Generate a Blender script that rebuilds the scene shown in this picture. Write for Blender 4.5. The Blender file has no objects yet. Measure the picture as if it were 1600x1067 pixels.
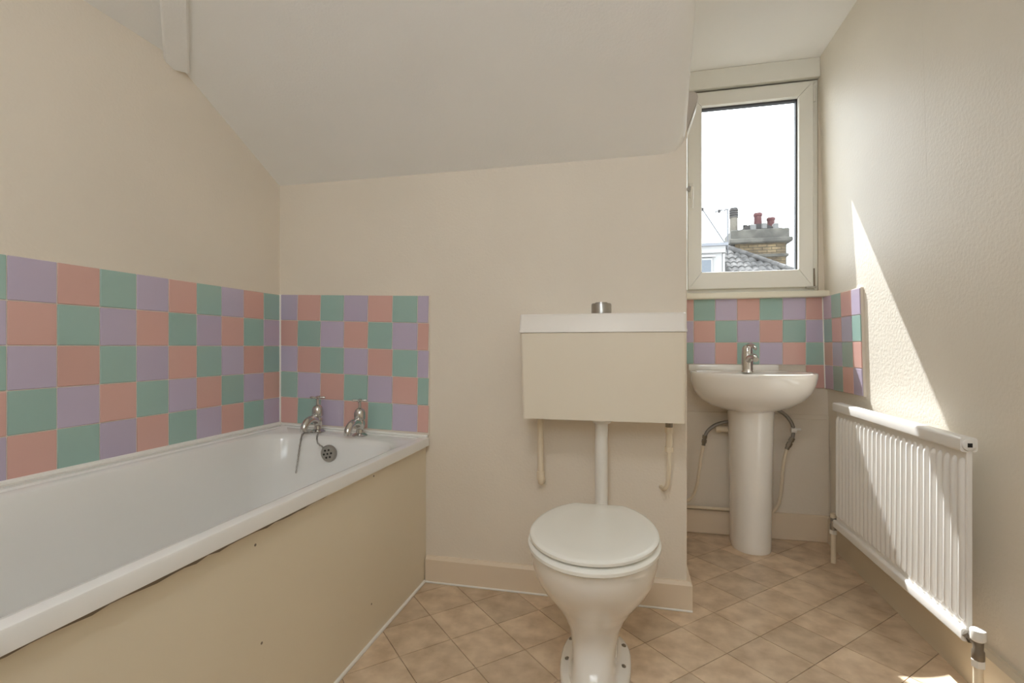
import bpy, bmesh, math, random
from mathutils import Vector, Matrix

random.seed(7)
sc = bpy.context.scene
col = sc.collection
PI = math.pi

# ------------------------------------------------------------------ camera
EYE = 0.957
cam = bpy.data.cameras.new('camera')
cam.sensor_width = 36.0
cam.lens = 36.0 * 788.0 / 1600.0
cam.shift_y = 8.0 / 1600.0
cam.clip_start = 0.02
cam_o = bpy.data.objects.new('camera', cam)
cam_o.location = (0, 0, EYE)
cam_o.rotation_euler = (PI / 2, 0, math.radians(13.1))
col.objects.link(cam_o)
sc.camera = cam_o

# ------------------------------------------------------------------ sky, sun, exposure
world = bpy.data.worlds.new('hazy_sky')
sc.world = world
world.use_nodes = True
bg = world.node_tree.nodes['Background']
bg.inputs[0].default_value = (0.88, 0.945, 1.0, 1)
bg.inputs[1].default_value = 5.5

SUN_DIR = Vector((0.36, -1.0, -1.40)).normalized()
sun = bpy.data.lights.new('sun', 'SUN')
sun.energy = 14.0
sun.angle = math.radians(0.6)
sun.color = (0.97, 0.985, 1.0)
sun_o = bpy.data.objects.new('sun', sun)
sun_o.rotation_euler = SUN_DIR.to_track_quat('-Z', 'Y').to_euler()
sun_o.location = (-3, 10, 12)
col.objects.link(sun_o)

FILL_POWER = 27.0  # emission of the unseen fill lamp added overhead
sc.view_settings.view_transform = 'Standard'
sc.view_settings.look = 'None'
sc.view_settings.gamma = 1.0
sc.view_settings.use_curve_mapping = False
sc.view_settings.exposure = 0.0
sc.cycles.use_denoising = True
sc.cycles.max_bounces = 14
sc.cycles.diffuse_bounces = 8
sc.cycles.transparent_max_bounces = 12

# ------------------------------------------------------------------ materials
def srgb(r, g, b):
    def f(c):
        c /= 255.0
        return c / 12.92 if c <= 0.04045 else ((c + 0.055) / 1.055) ** 2.4
    return (f(r), f(g), f(b), 1.0)

def mat(name, colour, rough=0.5, metal=0.0, bump=0.0, bump_scale=120.0, vary=0.0, vary_scale=3.0,
        colour2=None, rand=0.0, detail=3.0, coat=0.0, spec=0.5, bump_dist=0.002):
    m = bpy.data.materials.new(name)
    m.use_nodes = True
    nt = m.node_tree
    b = nt.nodes['Principled BSDF']
    b.inputs['Base Color'].default_value = colour
    b.inputs['Roughness'].default_value = rough
    b.inputs['Metallic'].default_value = metal
    b.inputs['Specular IOR Level'].default_value = spec
    b.inputs['Coat Weight'].default_value = coat
    geo = nt.nodes.new('ShaderNodeNewGeometry')
    last = None
    if vary > 0 or colour2:
        n = nt.nodes.new('ShaderNodeTexNoise')
        n.inputs['Scale'].default_value = vary_scale
        n.inputs['Detail'].default_value = 5.0
        nt.links.new(geo.outputs['Position'], n.inputs['Vector'])
        mx = nt.nodes.new('ShaderNodeMix'); mx.data_type = 'RGBA'
        mx.inputs['A'].default_value = colour
        c2 = colour2 or tuple(list(c * (1 - vary) for c in colour[:3]) + [1])
        mx.inputs['B'].default_value = c2
        rp = nt.nodes.new('ShaderNodeMapRange')
        rp.inputs['From Min'].default_value = 0.35; rp.inputs['From Max'].default_value = 0.68
        nt.links.new(n.outputs['Fac'], rp.inputs['Value'])
        nt.links.new(rp.outputs['Result'], mx.inputs['Factor'])
        last = mx.outputs['Result']
    if rand > 0:
        oi = nt.nodes.new('ShaderNodeObjectInfo')
        hs = nt.nodes.new('ShaderNodeHueSaturation')
        mr = nt.nodes.new('ShaderNodeMapRange')
        mr.inputs['To Min'].default_value = 1 - rand; mr.inputs['To Max'].default_value = 1 + rand
        nt.links.new(oi.outputs['Random'], mr.inputs['Value'])
        nt.links.new(mr.outputs['Result'], hs.inputs['Value'])
        if last: nt.links.new(last, hs.inputs['Color'])
        else: hs.inputs['Color'].default_value = colour
        last = hs.outputs['Color']
    if last: nt.links.new(last, b.inputs['Base Color'])
    if bump > 0:
        n = nt.nodes.new('ShaderNodeTexNoise')
        n.inputs['Scale'].default_value = bump_scale
        n.inputs['Detail'].default_value = detail
        nt.links.new(geo.outputs['Position'], n.inputs['Vector'])
        bp = nt.nodes.new('ShaderNodeBump')
        bp.inputs['Strength'].default_value = bump
        bp.inputs['Distance'].default_value = bump_dist
        nt.links.new(n.outputs['Fac'], bp.inputs['Height'])
        nt.links.new(bp.outputs['Normal'], b.inputs['Normal'])
    return m

M = {}
M['wall'] = mat('cream_wallpaper', srgb(229, 219, 204), 0.6, bump=0.35, bump_scale=110, vary=0.04, vary_scale=2.5, bump_dist=0.003)
M['wall_right'] = mat('textured_wallpaper', srgb(231, 224, 211), 0.5, bump=0.4, bump_scale=95, vary=0.05, vary_scale=2.0, bump_dist=0.0035)
M['ceil'] = mat('ceiling_paint', srgb(244, 243, 240), 0.6, bump=0.25, bump_scale=130, vary=0.02, bump_dist=0.003)
M['skirt'] = mat('skirting_gloss', srgb(228, 211, 188), 0.35, vary=0.03, bump=0.05, bump_scale=30)
M['skirt_dark'] = mat('skirting_buff', srgb(216, 204, 182), 0.4, vary=0.04)
M['grout'] = mat('grout', srgb(222, 212, 200), 0.8)
M['pink'] = mat('tile_pink', srgb(216, 172, 162), 0.12, rand=0.04, coat=0.3)
M['green'] = mat('tile_green', srgb(158, 188, 180), 0.12, rand=0.04, coat=0.3)
M['purple'] = mat('tile_purple', srgb(192, 180, 202), 0.12, rand=0.04, coat=0.3)
M['floor_base'] = mat('floor_joint', srgb(133, 117, 98), 0.6)
M['floor_tile'] = mat('floor_vinyl', srgb(218, 196, 169), 0.28, colour2=srgb(188, 163, 135), vary=0.2, vary_scale=14.0, rand=0.11, bump=0.12, bump_scale=60)
M['enamel'] = mat('white_enamel', srgb(238, 236, 232), 0.12, coat=0.3)
M['bath'] = mat('bath_acrylic', srgb(232, 231, 228), 0.16, coat=0.2)
M['sealant'] = mat('sealant', srgb(238, 236, 230), 0.4)
M['panel'] = mat('bath_panel', srgb(229, 218, 195), 0.35, vary=0.05, vary_scale=1.5)
M['ceramic'] = mat('ceramic', srgb(240, 236, 229), 0.08, coat=0.5)
M['seat'] = mat('seat_plastic', srgb(240, 239, 232), 0.22)
M['cistern'] = mat('cistern_paint', srgb(232, 222, 204), 0.4, vary=0.02)
M['cistern_lid'] = mat('cistern_lid', srgb(238, 233, 226), 0.35)
M['plastic'] = mat('white_plastic', srgb(232, 229, 222), 0.35)
M['pipe_paint'] = mat('painted_pipe', srgb(226, 212, 188), 0.45, bump=0.1, bump_scale=60)
M['chrome'] = mat('chrome', (0.62, 0.6, 0.57, 1), 0.14, metal=1.0)
M['chrome_dull'] = mat('worn_chrome', (0.42, 0.40, 0.37, 1), 0.28, metal=1.0)
M['braid'] = mat('braided_steel', (0.30, 0.28, 0.25, 1), 0.4, metal=0.8, bump=0.5, bump_scale=700)
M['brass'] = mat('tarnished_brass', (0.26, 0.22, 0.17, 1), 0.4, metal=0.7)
M['dark'] = mat('dark_hole', (0.015, 0.014, 0.012, 1), 0.6)
M['rad'] = mat('radiator_enamel', srgb(236, 233, 228), 0.3)
M['upvc'] = mat('window_upvc', srgb(236, 234, 226), 0.35)
M['gasket'] = mat('gasket', (0.05, 0.05, 0.055, 1), 0.5)
M['sill'] = mat('sill_gloss', srgb(232, 226, 208), 0.3)
M['brick'] = mat('stock_brick', srgb(114, 98, 72), 0.9, colour2=srgb(72, 60, 46), vary=0.3, vary_scale=4.0, rand=0.28)
M['mortar'] = mat('mortar', srgb(70, 64, 54), 0.95)
M['stone'] = mat('weathered_stone', srgb(90, 87, 80), 0.9, colour2=srgb(56, 54, 50), vary=0.3, vary_scale=3.0)
M['pot_buff'] = mat('buff_clay_pot', srgb(104, 98, 88), 0.85, vary=0.25, vary_scale=5)
M['pot_red'] = mat('red_clay_pot', srgb(78, 42, 42), 0.85, vary=0.25, vary_scale=6)
M['soot'] = mat('sooty_clay', srgb(58, 55, 54), 0.9)
M['flaunching'] = mat('mortar_flaunching', srgb(58, 55, 54), 0.95, vary=0.3, vary_scale=5)
M['flash_white'] = mat('white_mortar_patch', srgb(96, 95, 93), 0.9)
M['roof_tile'] = mat('concrete_roof_tile', srgb(92, 90, 88), 0.9, colour2=srgb(60, 58, 57), vary=0.3, vary_scale=5, rand=0.18)
M['slate'] = mat('slate', srgb(82, 82, 88), 0.8, vary=0.2)
M['white_render'] = mat('white_render', srgb(142, 140, 138), 0.85)
M['lead'] = mat('lead', srgb(108, 110, 115), 0.6)
M['house_glass'] = mat('house_window_glass', srgb(84, 90, 97), 0.15)
M['alu'] = mat('aerial_metal', srgb(84, 84, 86), 0.5)
M['ground'] = mat('yard_ground', srgb(100, 97, 90), 0.95, vary=0.2, vary_scale=0.5)
M['mirror'] = mat('mirror_glass', (0.8, 0.82, 0.84, 1), 0.05, metal=1.0)

m = bpy.data.materials.new('window_glass'); m.use_nodes = True
nt = m.node_tree; nt.nodes.clear()
out = nt.nodes.new('ShaderNodeOutputMaterial'); mixs = nt.nodes.new('ShaderNodeMixShader')
tr = nt.nodes.new('ShaderNodeBsdfTransparent'); gl = nt.nodes.new('ShaderNodeBsdfGlossy')
tr.inputs[0].default_value = (0.97, 0.98, 0.98, 1); gl.inputs['Roughness'].default_value = 0.02
mixs.inputs[0].default_value = 0.04
nt.links.new(tr.outputs[0], mixs.inputs[1]); nt.links.new(gl.outputs[0], mixs.inputs[2]); nt.links.new(mixs.outputs[0], out.inputs[0])
M['glass'] = m
M['fitting'] = mat('grey_plastic', srgb(206, 200, 196), 0.4)

m = bpy.data.materials.new('fill_opal'); m.use_nodes = True
b = m.node_tree.nodes['Principled BSDF']
b.inputs['Base Color'].default_value = (0.9, 0.88, 0.84, 1)
b.inputs['Emission Color'].default_value = (0.94, 0.97, 1.0, 1)
b.inputs['Emission Strength'].default_value = FILL_POWER
M['opal'] = m

# ------------------------------------------------------------------ mesh helpers
class MB:
    def __init__(s): s.v = []; s.f = []
    def add(s, v, f):
        o = len(s.v); s.v += [tuple(p) for p in v]; s.f += [tuple(i + o for i in q) for q in f]; return s
    def box(s, x0, x1, y0, y1, z0, z1, bev=0.0, seg=1, xf=None):
        bm = bmesh.new()
        vs = [bm.verts.new((x, y, z)) for x in (x0, x1) for y in (y0, y1) for z in (z0, z1)]
        for q in ((0, 1, 3, 2), (4, 6, 7, 5), (0, 4, 5, 1), (2, 3, 7, 6), (0, 2, 6, 4), (1, 5, 7, 3)):
            bm.faces.new([vs[i] for i in q])
        if bev > 0:
            bmesh.ops.bevel(bm, geom=bm.edges[:], offset=bev, segments=seg, affect='EDGES', profile=0.5)
        bm.verts.index_update()
        V = [v.co.copy() for v in bm.verts]
        if xf: V = [xf @ p for p in V]
        F = [[v.index for v in f.verts] for f in bm.faces]
        bm.free()
        return s.add(V, F)
    def loft(s, rings, cap0=True, cap1=True, closed=True):
        n = len(rings[0]); V = [p for r in rings for p in r]; F = []
        for i in range(len(rings) - 1):
            for j in range(n if closed else n - 1):
                k = (j + 1) % n
                F.append((i * n + j, i * n + k, (i + 1) * n + k, (i + 1) * n + j))
        if cap0: F.append(tuple(reversed(range(n))))
        if cap1: F.append(tuple(range((len(rings) - 1) * n, len(rings) * n)))
        return s.add(V, F)
    def tube(s, pts, r, n=10, cap=True):
        pts = [Vector(p) for p in pts]
        rr = r if isinstance(r, (list, tuple)) else [r] * len(pts)
        rings = []; up = None
        for i, p in enumerate(pts):
            a = pts[max(0, i - 1)]; c = pts[min(len(pts) - 1, i + 1)]
            t = (c - a).normalized()
            if up is None:
                up = Vector((0, 0, 1)) if abs(t.z) < 0.9 else Vector((1, 0, 0))
            u = t.cross(up).normalized(); up = u.cross(t).normalized()
            rings.append([p + (u * math.cos(q) + up * math.sin(q)) * rr[i] for q in [2 * PI * k / n for k in range(n)]])
        return s.loft(rings, cap, cap)
    def lathe(s, prof, c=(0, 0, 0), n=24, axis='Z', cap=True):
        c = Vector(c); rings = []
        for r, h in prof:
            ring = []
            for k in range(n):
                a = 2 * PI * k / n; x, y = r * math.cos(a), r * math.sin(a)
                p = {'Z': (x, y, h), 'Y': (x, h, -y), 'X': (h, x, y)}[axis]
                ring.append(c + Vector(p))
            rings.append(ring)
        return s.loft(rings, cap, cap)
    def prism(s, poly, z0, z1):
        n = len(poly)
        return s.loft([[(x, y, z0) for x, y in poly], [(x, y, z1) for x, y in poly]])
    def mesh(s, name, material, smooth=None):
        me = bpy.data.meshes.new(name)
        me.from_pydata(s.v, [], s.f)
        bm = bmesh.new(); bm.from_mesh(me)
        bmesh.ops.recalc_face_normals(bm, faces=bm.faces[:]); bm.to_mesh(me); bm.free()
        if material: me.materials.append(material)
        if smooth is not None:
            me.shade_smooth(); me.set_sharp_from_angle(angle=math.radians(smooth))
        me.update()
        return me
    def build(s, name, material, parent=None, smooth=None, **tags):
        o = bpy.data.objects.new(name, s.mesh(name, material, smooth))
        col.objects.link(o)
        if parent: par(o, parent)
        for k, v in tags.items(): o[k] = v
        return o

def par(o, p):
    """parent keeping world position (parents are translation-only)"""
    o.parent = p
    w = Vector((0, 0, 0)); q = p
    while q: w += q.location; q = q.parent
    o.location = o.location - w

def thing(name, label, cat, loc, group=None):
    o = bpy.data.objects.new(name, None)
    o.empty_display_size = 0.1
    o.location = loc; col.objects.link(o)
    o['label'] = label; o['category'] = cat
    if group: o['group'] = group
    return o

def smooth_path(pts, sub=6):
    pts = [Vector(p) for p in pts]; outp = []
    for i in range(len(pts) - 1):
        p0 = pts[max(0, i - 1)]; p1 = pts[i]; p2 = pts[i + 1]; p3 = pts[min(len(pts) - 1, i + 2)]
        for k in range(sub):
            t = k / sub
            outp.append(0.5 * ((2 * p1) + (p2 - p0) * t + (2 * p0 - 5 * p1 + 4 * p2 - p3) * t * t + (-p0 + 3 * p1 - 3 * p2 + p3) * t ** 3))
    outp.append(pts[-1]); return outp

def rrect(x0, x1, y0, y1, r, n=8, z=0.0):
    P = []
    for cx, cy, a0 in ((x1 - r, y1 - r, 0), (x0 + r, y1 - r, PI / 2), (x0 + r, y0 + r, PI), (x1 - r, y0 + r, 1.5 * PI)):
        for k in range(n + 1):
            a = a0 + PI / 2 * k / n
            P.append((cx + r * math.cos(a), cy + r * math.sin(a), z))
    return P

# ------------------------------------------------------------------ room dimensions
LX = -1.502      # left wall
BY = 1.934       # wall behind the bath and toilet
CX = 0.204       # outer corner of that wall / dormer cheek
WY = 2.76        # window wall
FY = -0.80       # wall behind the camera
CZ = 2.37        # flat ceiling
RX0, RX1 = 0.966, 0.905   # right wall at floor and at ceiling (it leans in)
def rx(z): return RX0 + (RX1 - RX0) * z / CZ
SL = 0.502
ZB = 1.665       # slope springs here on the back wall
ZL = 1.935       # and here on the left wall
STR = {'kind': 'structure'}

# floor
floor = MB().box(LX - 0.1, 1.1, FY - 0.1, WY + 0.15, -0.12, -0.004).build('floor', M['floor_base'], **STR)

def clip(poly, a, b, c):   # keep a*x+b*y<=c
    outp = []
    for i in range(len(poly)):
        p, q = poly[i], poly[(i + 1) % len(poly)]
        dp, dq = a * p[0] + b * p[1] - c, a * q[0] + b * q[1] - c
        if dp <= 0: outp.append(p)
        if dp * dq < 0:
            t = dp / (dp - dq); outp.append((p[0] + t * (q[0] - p[0]), p[1] + t * (q[1] - p[1])))
    return outp
def clip_rect(poly, x0, x1, y0, y1):
    for a, b, c in ((-1, 0, -x0), (1, 0, x1), (0, -1, -y0), (0, 1, y1)):
        poly = clip(poly, a, b, c)
        if len(poly) < 3: return []
    return poly
HD = 0.1235
def area(p): return abs(sum(p[i][0] * p[(i + 1) % len(p)][1] - p[(i + 1) % len(p)][0] * p[i][1] for i in range(len(p)))) / 2
full = HD - 0.0016
tile_full = None
for i in range(-30, 30):
    for j in range(-30, 30):
        cx, cy = 0.42 + HD + HD * (i + j), 1.808 + HD * (i - j)
        if not (-1.1 < cx < 1.2 and 0.1 < cy < 3.0): continue
        base = [(cx + full, cy), (cx, cy + full), (cx - full, cy), (cx, cy - full)]
        pa = clip_rect(base, -0.83, 0.975, 0.1, BY + 0.01)
        pb = clip_rect(base, CX - 0.005, 0.975, BY + 0.01, WY + 0.005)
        aa, ab = (area(pa) if pa else 0), (area(pb) if pb else 0)
        if aa + ab < 0.0012: continue
        if aa + ab > 0.995 * area(base):
            if tile_full is None:
                tile_full = MB().prism([(full, 0), (0, full), (-full, 0), (0, -full)], -0.004, 0.0).mesh('floor_tile', M['floor_tile'])
            o = bpy.data.objects.new('floor_tile', tile_full); o.location = (cx, cy, 0); col.objects.link(o); o.parent = floor
        else:
            mb = MB()
            for p in (pa, pb):
                if p and area(p) > 1e-5: mb.prism([(x - cx, y - cy) for x, y in p], -0.004, 0.0)
            o = mb.build('floor_tile', M['floor_tile']); o.location = (cx, cy, 0); o.parent = floor

# walls
wall_left = MB().box(LX - 0.15, LX, FY - 0.15, BY + 0.2, -0.1, 2.7).build('wall_left', M['wall'], **STR)
wall_back = MB().box(LX - 0.15, CX, BY, WY + 0.16, -0.1, 2.7, bev=0.003).build('wall_back', M['wall'], **STR)
mb = MB(); y0, y1 = FY - 0.15, WY + 0.16
mb.loft([[(rx(z), y0, z), (rx(z), y1, z), (1.15, y1, z), (1.15, y0, z)] for z in (-0.1, 2.7)])
wall_right = mb.build('wall_right', M['wall_right'], **STR)
mb = MB()
OX0, OX1, OZ0, OZ1 = 0.262, 0.906, 1.225, 2.275
mb.box(CX, 1.1, WY, WY + 0.16, -0.1, OZ0).box(CX, OX0, WY, WY + 0.16, OZ0, OZ1).box(OX1, 1.1, WY, WY + 0.16, OZ0, OZ1).box(CX, 1.1, WY, WY + 0.16, OZ1, 2.7)
wall_window = mb.build('wall_window', M['wall'], **STR)
mb = MB()
mb.box(-0.62, 1.1, FY - 0.12, FY, 2.16, 2.7).box(LX - 0.1, -0.62, FY - 0.12, FY, -0.1, 2.7).box(0.62, 1.1, FY - 0.12, FY, -0.1, 2.16).box(-0.62, 0.62, FY - 0.12, FY, -0.1, 1.42)
wall_front = mb.build('wall_front', M['wall'], **STR)
# unseen window added in the wall behind the camera for fill light
fill_win = bpy.data.objects.new('fill_window', None); fill_win.location = (0, FY, 1.42); col.objects.link(fill_win); fill_win['kind'] = 'structure'
for a in ((-0.62, -0.56, 1.42, 2.16), (0.56, 0.62, 1.42, 2.16), (-0.56, 0.56, 1.42, 1.48), (-0.56, 0.56, 2.10, 2.16), (-0.025, 0.025, 1.48, 2.10)):
    MB().box(a[0], a[1], FY - 0.09, FY - 0.02, a[2], a[3], 0.004).build('frame', M['upvc'], fill_win)
for a in ((-0.56, -0.025), (0.025, 0.56)):
    MB().box(a[0], a[1], FY - 0.06, FY - 0.055, 1.48, 2.10).build('pane', M['glass'], fill_win)

# ceiling: flat part, the slope over the bath wall (rolled edge at the dormer), the slope over the left wall, the boxed hip
hip_y = BY - (ZL - ZB) / SL
YF = BY - (CZ - ZB) / SL
XF = LX + (CZ - ZL) / SL
mb = MB()
mb.add([(XF - 0.05, FY - 0.1, CZ), (CX - 0.05, FY - 0.1, CZ), (CX - 0.05, YF + 0.0, CZ), (XF, YF, CZ), (XF - 0.05, YF, CZ)], [(0, 1, 2, 3, 4)])
mb.add([(CX - 0.1, FY - 0.1, CZ), (1.1, FY - 0.1, CZ), (1.1, WY + 0.1, CZ), (CX - 0.1, WY + 0.1, CZ)], [(0, 1, 2, 3)])
mb.box(LX - 0.1, 1.1, FY - 0.1, WY + 0.15, 2.62, 2.7)
ceiling = mb.build('ceiling', M['ceil'], **STR)
def sz(y): return ZB + SL * (BY - y)
R = 0.075
def slope_ring(y):
    xe = CX - 0.004 - 0.035 * (BY - y)
    z = sz(y)
    zl = max(z, 0)
    xl = LX - 0.05 if z <= ZL else LX + (z - ZL) / SL
    P = [(xl, y, z), ((xl + xe - R) / 2, y, z)]
    for k in range(11):
        a = -PI / 2 + PI / 2 * k / 10
        P.append((xe - R + R * math.cos(a), y, z + R + R * math.sin(a)))
    P.append((xe, y, max(CZ + 0.02, z + R + 0.02)))
    return P
ys = [BY + 0.03, BY, (BY + hip_y) / 2, hip_y] + [hip_y + (YF - hip_y) * k / 6 for k in range(1, 7)]
mb = MB(); mb.loft([slope_ring(y) for y in ys], False, False, closed=False)
mb.build('slope_soffit', M['ceil'], ceiling, smooth=40)
mb = MB()
mb.add([(LX - 0.05, FY - 0.1, ZL - 0.025), (LX - 0.05, hip_y + 0.05, ZL - 0.025), (XF, YF, CZ), (XF, FY - 0.1, CZ)], [(0, 1, 2, 3)])
mb.build('slope_soffit', M['ceil'], ceiling)
# boxed hip rafter
a = Vector((LX, hip_y, ZL)); bpt = Vector((XF, YF, CZ)); d = (bpt - a).normalized()
side = d.cross(Vector((0, 0, 1))).normalized(); nrm = side.cross(d).normalized()
a = a - side * 0.014; bpt = bpt - side * 0.014
p0 = a - d * 0.02; p1 = bpt
w, h = 0.036, 0.030
rings = []
for p in (p0, p1):
    rings.append([p + side * w + nrm * 0.03, p + side * w - nrm * h, p + side * (w - 0.006) - nrm * (h + 0.006), p - side * (w - 0.006) - nrm * (h + 0.006), p - side * w - nrm * h, p - side * w + nrm * 0.03])
MB().loft(rings).build('trim_1', M['ceil'], **STR)

# skirtings
def skirt(name, poly, h, material):
    mb = MB(); n = len(poly)
    mb.loft([[(x, y, 0) for x, y in poly], [(x, y, h) for x, y in poly]])
    return mb.build(name, material, **STR)
mb = MB()
T = 0.018; SH = 0.105
pts = [(-0.808, BY), (CX, BY), (CX, WY)]
def prof(x0, y0, x1, y1): return None
outer = [(-0.808, BY - T), (CX + T, BY - T), (CX + T, WY)]
inner = [(-0.808, BY), (CX, BY), (CX, WY)]
ch = [(-0.808, BY - T * 0.45), (CX + T * 0.45, BY - T * 0.45), (CX + T * 0.45, WY)]
rings = []
for o_, i_, c_ in zip(outer, inner, ch):
    rings.append([(i_[0], i_[1], 0), (o_[0], o_[1], 0), (o_[0], o_[1], SH - 0.012), (c_[0], c_[1], SH), (i_[0], i_[1], SH)])
mb.loft(rings)
bb = mb.build('baseboard_back', M['skirt'], **STR)
MB().tube([(-0.805, BY - T - 0.001, 0.003), (CX + T, BY - T - 0.001, 0.003)], 0.004, 6).build('sealant_bead', M['sealant'], bb)
bw = MB().box(CX, RX0, WY - 0.02, WY, 0, 0.13, 0.003).build('baseboard_window', M['skirt'], **STR)
mb = MB()
mb.loft([[(RX0 + 0.01, FY, 0), (0.940, FY, 0), (0.940, FY, 0.118), (0.950, FY, 0.13), (RX0 + 0.01, FY, 0.13)],
         [(RX0 + 0.01, WY, 0), (0.940, WY, 0), (0.940, WY, 0.118), (0.950, WY, 0.13), (RX0 + 0.01, WY, 0.13)]])
mb.build('baseboard_right', M['skirt_dark'], **STR)
# boarded lower part of the window wall, its joint shows behind the basin
MB().box(CX, rx(0.6), WY - 0.007, WY, 0.13, 0.622, 0.002).build('lower_board', M['wall'], wall_window)
MB().box(0.70, rx(0.6), WY - 0.010, WY - 0.006, 0.13, 0.60, 0.002).build('lower_board', M['wall'], wall_window)

# ------------------------------------------------------------------ wall tiles
TP = 0.112; G = 0.0025; TT = 0.007
SEQ = [('purple', 'pink', 'purple', 'green', 'pink'), ('pink', 'green', 'pink', 'purple', 'green'), ('green', 'purple', 'green', 'pink', 'purple')]
cache = {}
def tile_mesh(axis, w, h, c):
    k = (axis, round(w, 4), round(h, 4), c)
    if k not in cache:
        a, b_ = (w - G) / 2, (h - G) / 2
        mb = MB()
        if axis == 'Y': mb.box(-a, a, -TT, 0, -b_, b_, 0.0014)
        elif axis == 'L': mb.box(0, TT, -a, a, -b_, b_, 0.0014)
        else: mb.box(-TT, 0, -a, a, -b_, b_, 0.0014)
        cache[k] = mb.mesh('tile', M[c])
    return cache[k]
def tile(axis, u0, u1, z0, z1, c, parent, pos, rot=0.0):
    o = bpy.data.objects.new('tile', tile_mesh(axis, u1 - u0, z1 - z0, c))
    u, z = (u0 + u1) / 2, (z0 + z1) / 2
    o.location = (u, pos, z) if axis == 'Y' else (pos, u, z)
    if rot: o.rotation_euler = (0, rot, 0)
    col.objects.link(o); o.parent = parent
# left wall
ZT = 1.1836
for c in range(-6, 9):
    y0 = 0.9278 + TP * c; y1 = min(y0 + TP, BY - 0.004)
    for r in range(5):
        tile('L', y0, y1, ZT - TP * (r + 1), ZT - TP * r, SEQ[c % 3][r], wall_left, LX + 0.003)
MB().box(LX, LX + 0.0075, 0.25, BY, ZT - 5 * TP, ZT).build('grout_bed', M['grout'], wall_left)
MB().tube([(LX + 0.0095, BY - 0.0095, 0.60), (LX + 0.0095, BY - 0.0095, ZT + 0.002)], 0.0055, 8).build('corner_bead', M['sealant'], wall_left)
# wall behind the taps: the rows run slightly downhill to the right
SLOPE = 0.0305
xb = [LX + 0.008] + [-1.4059 + TP * k for k in range(6)] + [-0.797]
for c in range(7):
    xm = (xb[c] + xb[c + 1]) / 2; zt = 1.183 - SLOPE * (xm + 1.4059)
    for r in range(5):
        tile('Y', xb[c], xb[c + 1], zt - TP * (r + 1), zt - TP * r, SEQ[c % 3][r], wall_back, BY - 0.003, math.atan(SLOPE))
mb = MB(); xs0, xs1 = LX, -0.7955
za, zb2 = 1.183 - SLOPE * (xs0 + 1.4059), 1.183 - SLOPE * (xs1 + 1.4059)
mb.loft([[(xs0, y, za - 5 * TP - 0.01), (xs0, y, za + 0.001), (xs1, y, zb2 + 0.001), (xs1, y, zb2 - 5 * TP - 0.01)] for y in (BY, BY - 0.0075)])
mb.build('grout_bed', M['grout'], wall_back)
# basin splashback
bx_ = [CX + 0.02, 0.3235, 0.428, 0.5325, 0.638, 0.7435, 0.848, 0.944]
bz = [1.200, 1.0895, 0.978, 0.867, 0.752]
ORD = ['pink', 'green', 'purple']
for c in range(7):
    for r in range(4 if c == 6 else 3):
        tile('Y', bx_[c], bx_[c + 1], bz[r + 1], bz[r], ORD[(c - r) % 3] if r < 3 else 'pink', wall_window, WY - 0.003)
MB().box(CX, 0.945, WY - 0.0075, WY, 0.862, 1.2).build('grout_bed', M['grout'], wall_window)
MB().box(0.848, 0.945, WY - 0.0075, WY, 0.752, 0.862).build('grout_bed', M['grout'], wall_window)
ry = [2.752, 2.650, 2.540, 2.430, 2.345]
ORR = ['purple', 'green', 'pink']
tilt = math.atan((RX1 - RX0) / CZ)
for c in range(4):
    for r in range(4):
        zc = (bz[r] + bz[r + 1]) / 2
        tile('R', ry[c + 1], ry[c], bz[r + 1], bz[r], ORR[(c + r) % 3], wall_right, rx(zc) - 0.006, tilt)
mb = MB()
mb.loft([[(rx(z) + 0.004, 2.343, z), (rx(z) - 0.0095, 2.343, z), (rx(z) - 0.0095, WY, z), (rx(z) + 0.004, WY, z)] for z in (0.75, 1.202)])
mb.build('grout_bed', M['grout'], wall_right)
MB().tube([(rx(0.75) - 0.013, WY - 0.010, 0.755), (rx(1.2) - 0.013, WY - 0.010, 1.20)], 0.004, 8).build('corner_bead', M['sealant'], wall_window)

mb = MB()
mb.loft([[(rx(z) + 0.001, 1.8715, z), (rx(z) - 0.0003, 1.8725, z), (rx(z) - 0.0003, 1.874, z), (rx(z) + 0.001, 1.875, z)] for z in (1.50, 2.36)])
mb.build('wallpaper_seam', M['wall_right'], wall_right)
# ------------------------------------------------------------------ window over the basin
win = bpy.data.objects.new('window_1', None); win.location = (0.58, WY, OZ0); col.objects.link(win); win['kind'] = 'structure'
win['label'] = 'white plastic casement window above the basin, chimneys in view'
def mitred(x0, x1, z0, z1, w, y0, y1, names, parent, material, wt=None):
    wt = wt or (w, w, w, w)   # left right bottom top
    a, b_, c, d_ = (x0, z0), (x1, z0), (x1, z1), (x0, z1)
    ia, ib, ic, id_ = (x0 + wt[0], z0 + wt[2]), (x1 - wt[1], z0 + wt[2]), (x1 - wt[1], z1 - wt[3]), (x0 + wt[0], z1 - wt[3])
    for nm, q in ((names[1], (a, b_, ib, ia)), (names[0], (b_, c, ic, ib)), (names[1], (c, d_, id_, ic)), (names[0], (d_, a, ia, id_))):
        mb = MB()
        cxm = sum(p[0] for p in q) / 4; czm = sum(p[1] for p in q) / 4
        g = 0.0006
        def sh(p): return (p[0] + (g if p[0] < cxm else -g), p[1] + (g if p[1] < czm else -g))
        qq = [sh(p) for p in q]
        e = 0.003
        q2 = [(p[0] + (e if p[0] < cxm else -e) * 0.6, p[1] + (e if p[1] < czm else -e) * 0.6) for p in qq]
        mb.loft([[(x, y1, z) for x, z in qq], [(x, y0 + e, z) for x, z in qq], [(x, y0, z) for x, z in q2]])
        mb.build(nm, material, parent)
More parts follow.
